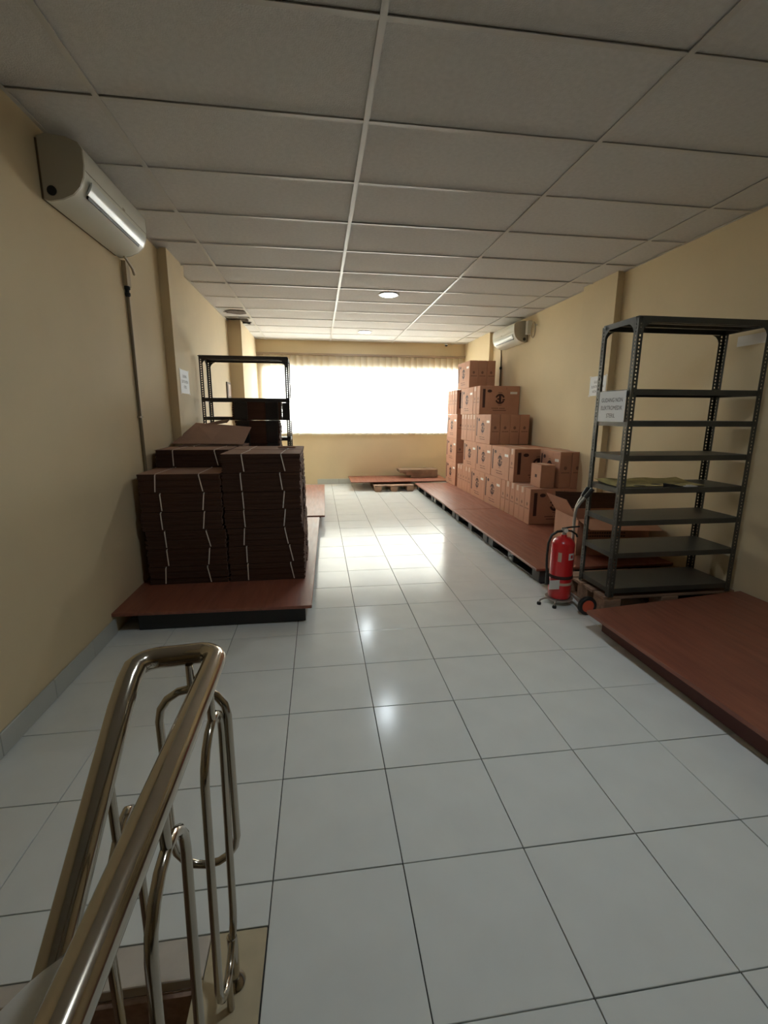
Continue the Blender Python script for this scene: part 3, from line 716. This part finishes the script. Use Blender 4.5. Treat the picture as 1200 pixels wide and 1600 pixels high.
for (wy) in (-.235, .20):
    w_ = MB().lathe([(.040,-.014),(.062,-.016),(.067,-.010),(.067,.010),(.062,.016),(.040,.014)], (.085,wy,.067), 24, 'y').build('wheel', M['black'], t, True)
    MB().lathe([(.006,-.022),(.02,-.020),(.044,-.015),(.044,.015),(.02,.020),(.006,.022)], (.085,wy,.067), 24, 'y').build('hub', M['wheel'], w_, True)
MB().tube([(.085,-.235,.067),(.085,.20,.067)], .007, 8).build('axle', M['frame'], t, True)

# ------------------------------------------------------------------ stair railing
RX, RZ, LX = -.240, .850, -.405
t = thing('stair_railing', 'polished steel stair railing curving around in the near left corner', 'railing', (RX,.93,0))
def L_(pts): return [(p[0]-RX,p[1]-.93,p[2]) for p in pts]
slope = .74
path = [(RX,-1.3,RZ),(RX,-.6,RZ),(RX,0,RZ),(RX,.5,RZ),(RX,.93,RZ)]
path += arc((RX-.042,.965,RZ), .042, 0, 80, 6, 'xy')
path += [(RX-.09,1.0,RZ),(LX+.055,.998,RZ)]
path += arc((LX+.05,.948,RZ), .05, 95, 165, 5, 'xy')
path += [(LX,.93,RZ-.012),(LX,.88,RZ-.04)]
for y in (.7,.4,.0,-.5,-1.0): path.append((LX,y,RZ-.04-(.88-y)*slope))
MB().tube(L_(path), .0235, 28).build('handrail', M['steel'], t, True)
def loop_pts(c, w, z0, z1, plane, tilt=0., n=8, shear=0.):
    R = w/2; out = []
    for i in range(n+1):
        a_ = PI*i/n; out.append((R*math.cos(a_), z1-R+R*math.sin(a_)))
    for i in range(n+1):
        a_ = PI+PI*i/n; out.append((R*math.cos(a_), z0+R+R*math.sin(a_)))
    zc_ = (z0+z1)/2; res = []
    for (u, z) in out:
        u2_ = u+tilt*(z-zc_); z2 = z+shear*u
        res.append((c[0]+u2_, c[1], z2) if plane == 'xz' else (c[0], c[1]+u2_, z2))
    return res
def baluster(c, w, z0, z1, plane, ztop, zbot, tilt=0., shear=0., kind='baluster_loop'):
    o = MB().tube(L_(loop_pts(c, w, z0, z1, plane, tilt, shear=shear)), .0092, 12, closed=True).build(kind, M['steel'], t, True)
    off = tilt*(z1-z0)/2
    a_ = (c[0]+off, c[1], 0) if plane == 'xz' else (c[0], c[1]+off, 0)
    MB().tube(L_([(a_[0],a_[1],z1-.004),(a_[0],a_[1],ztop-.015)]), .0085, 10).build('stem', M['steel'], o, True)
    if zbot is not None:
        MB().tube(L_([(c[0],c[1] if plane == 'xz' else c[1]-off,zbot),(c[0],c[1] if plane == 'xz' else c[1]-off,z0+.004)]), .0085, 10).build('stem', M['steel'], o, True)
    return o
baluster((-.300,.985,0), .150, .29, .775, 'xz', RZ, None)
baluster((RX,.885,0), .165, .10, .745, 'yz', RZ, .0, .06)
baluster((RX,.585,0), .165, .10, .748, 'yz', RZ, .0, .06)
baluster((RX,.285,0), .165, .10, .748, 'yz', RZ, .0, .06)
baluster((RX,-.015,0), .165, .10, .748, 'yz', RZ, .0, .06)
for k in range(4):
    y = .80-.30*k; zr = RZ-.04-(.88-y)*slope
    baluster((LX,y,0), .15, zr-.78, zr-.175, 'yz', zr, None, 0, slope)
MB().lathe([(.024,.0005),(.026,.005),(.020,.014),(.014,.020)], (0,-.012,0), 24).build('floor_flange', M['steel'], t, True)
MB().tube(L_([(RX,.918,.0),(RX,.925,.10),(RX-.002,.93,.13)]), .0125, 14).build('foot_post', M['steel'], t, True)
MB().tube(L_([(RX-.02,.985,RZ-.02),(RX-.06,.995,RZ-.07)]), .008, 8).build('stem', M['steel'], t, True)
# paper hung over the sloping rail
pp = MB(); vs = []
prof = [(.034,.010),(.028,.024),(.016,.033),(0,.036),(-.018,.034),(-.036,.028),(-.058,.018),(-.080,.004),(-.102,-.014)]
ny, na = 6, len(prof)-1
for j in range(ny+1):
    for i, (dx_, dz_) in enumerate(prof):
        yy = .590-.009*i-.36*j/ny; zr = RZ-.04-(.88-yy)*slope
        vs.append((LX+dx_, yy, zr+dz_))
pp.add(vs, [(j*(na+1)+i, j*(na+1)+i+1, (j+1)*(na+1)+i+1, (j+1)*(na+1)+i) for j in range(ny) for i in range(na)])
o = pp.build('paper_wrap', M['paper'], None, True)
md = o.modifiers.new('thickness', 'SOLIDIFY'); md.thickness = .0008
tag(o, 'white paper folded over the sloping handrail at lower left', 'paper')
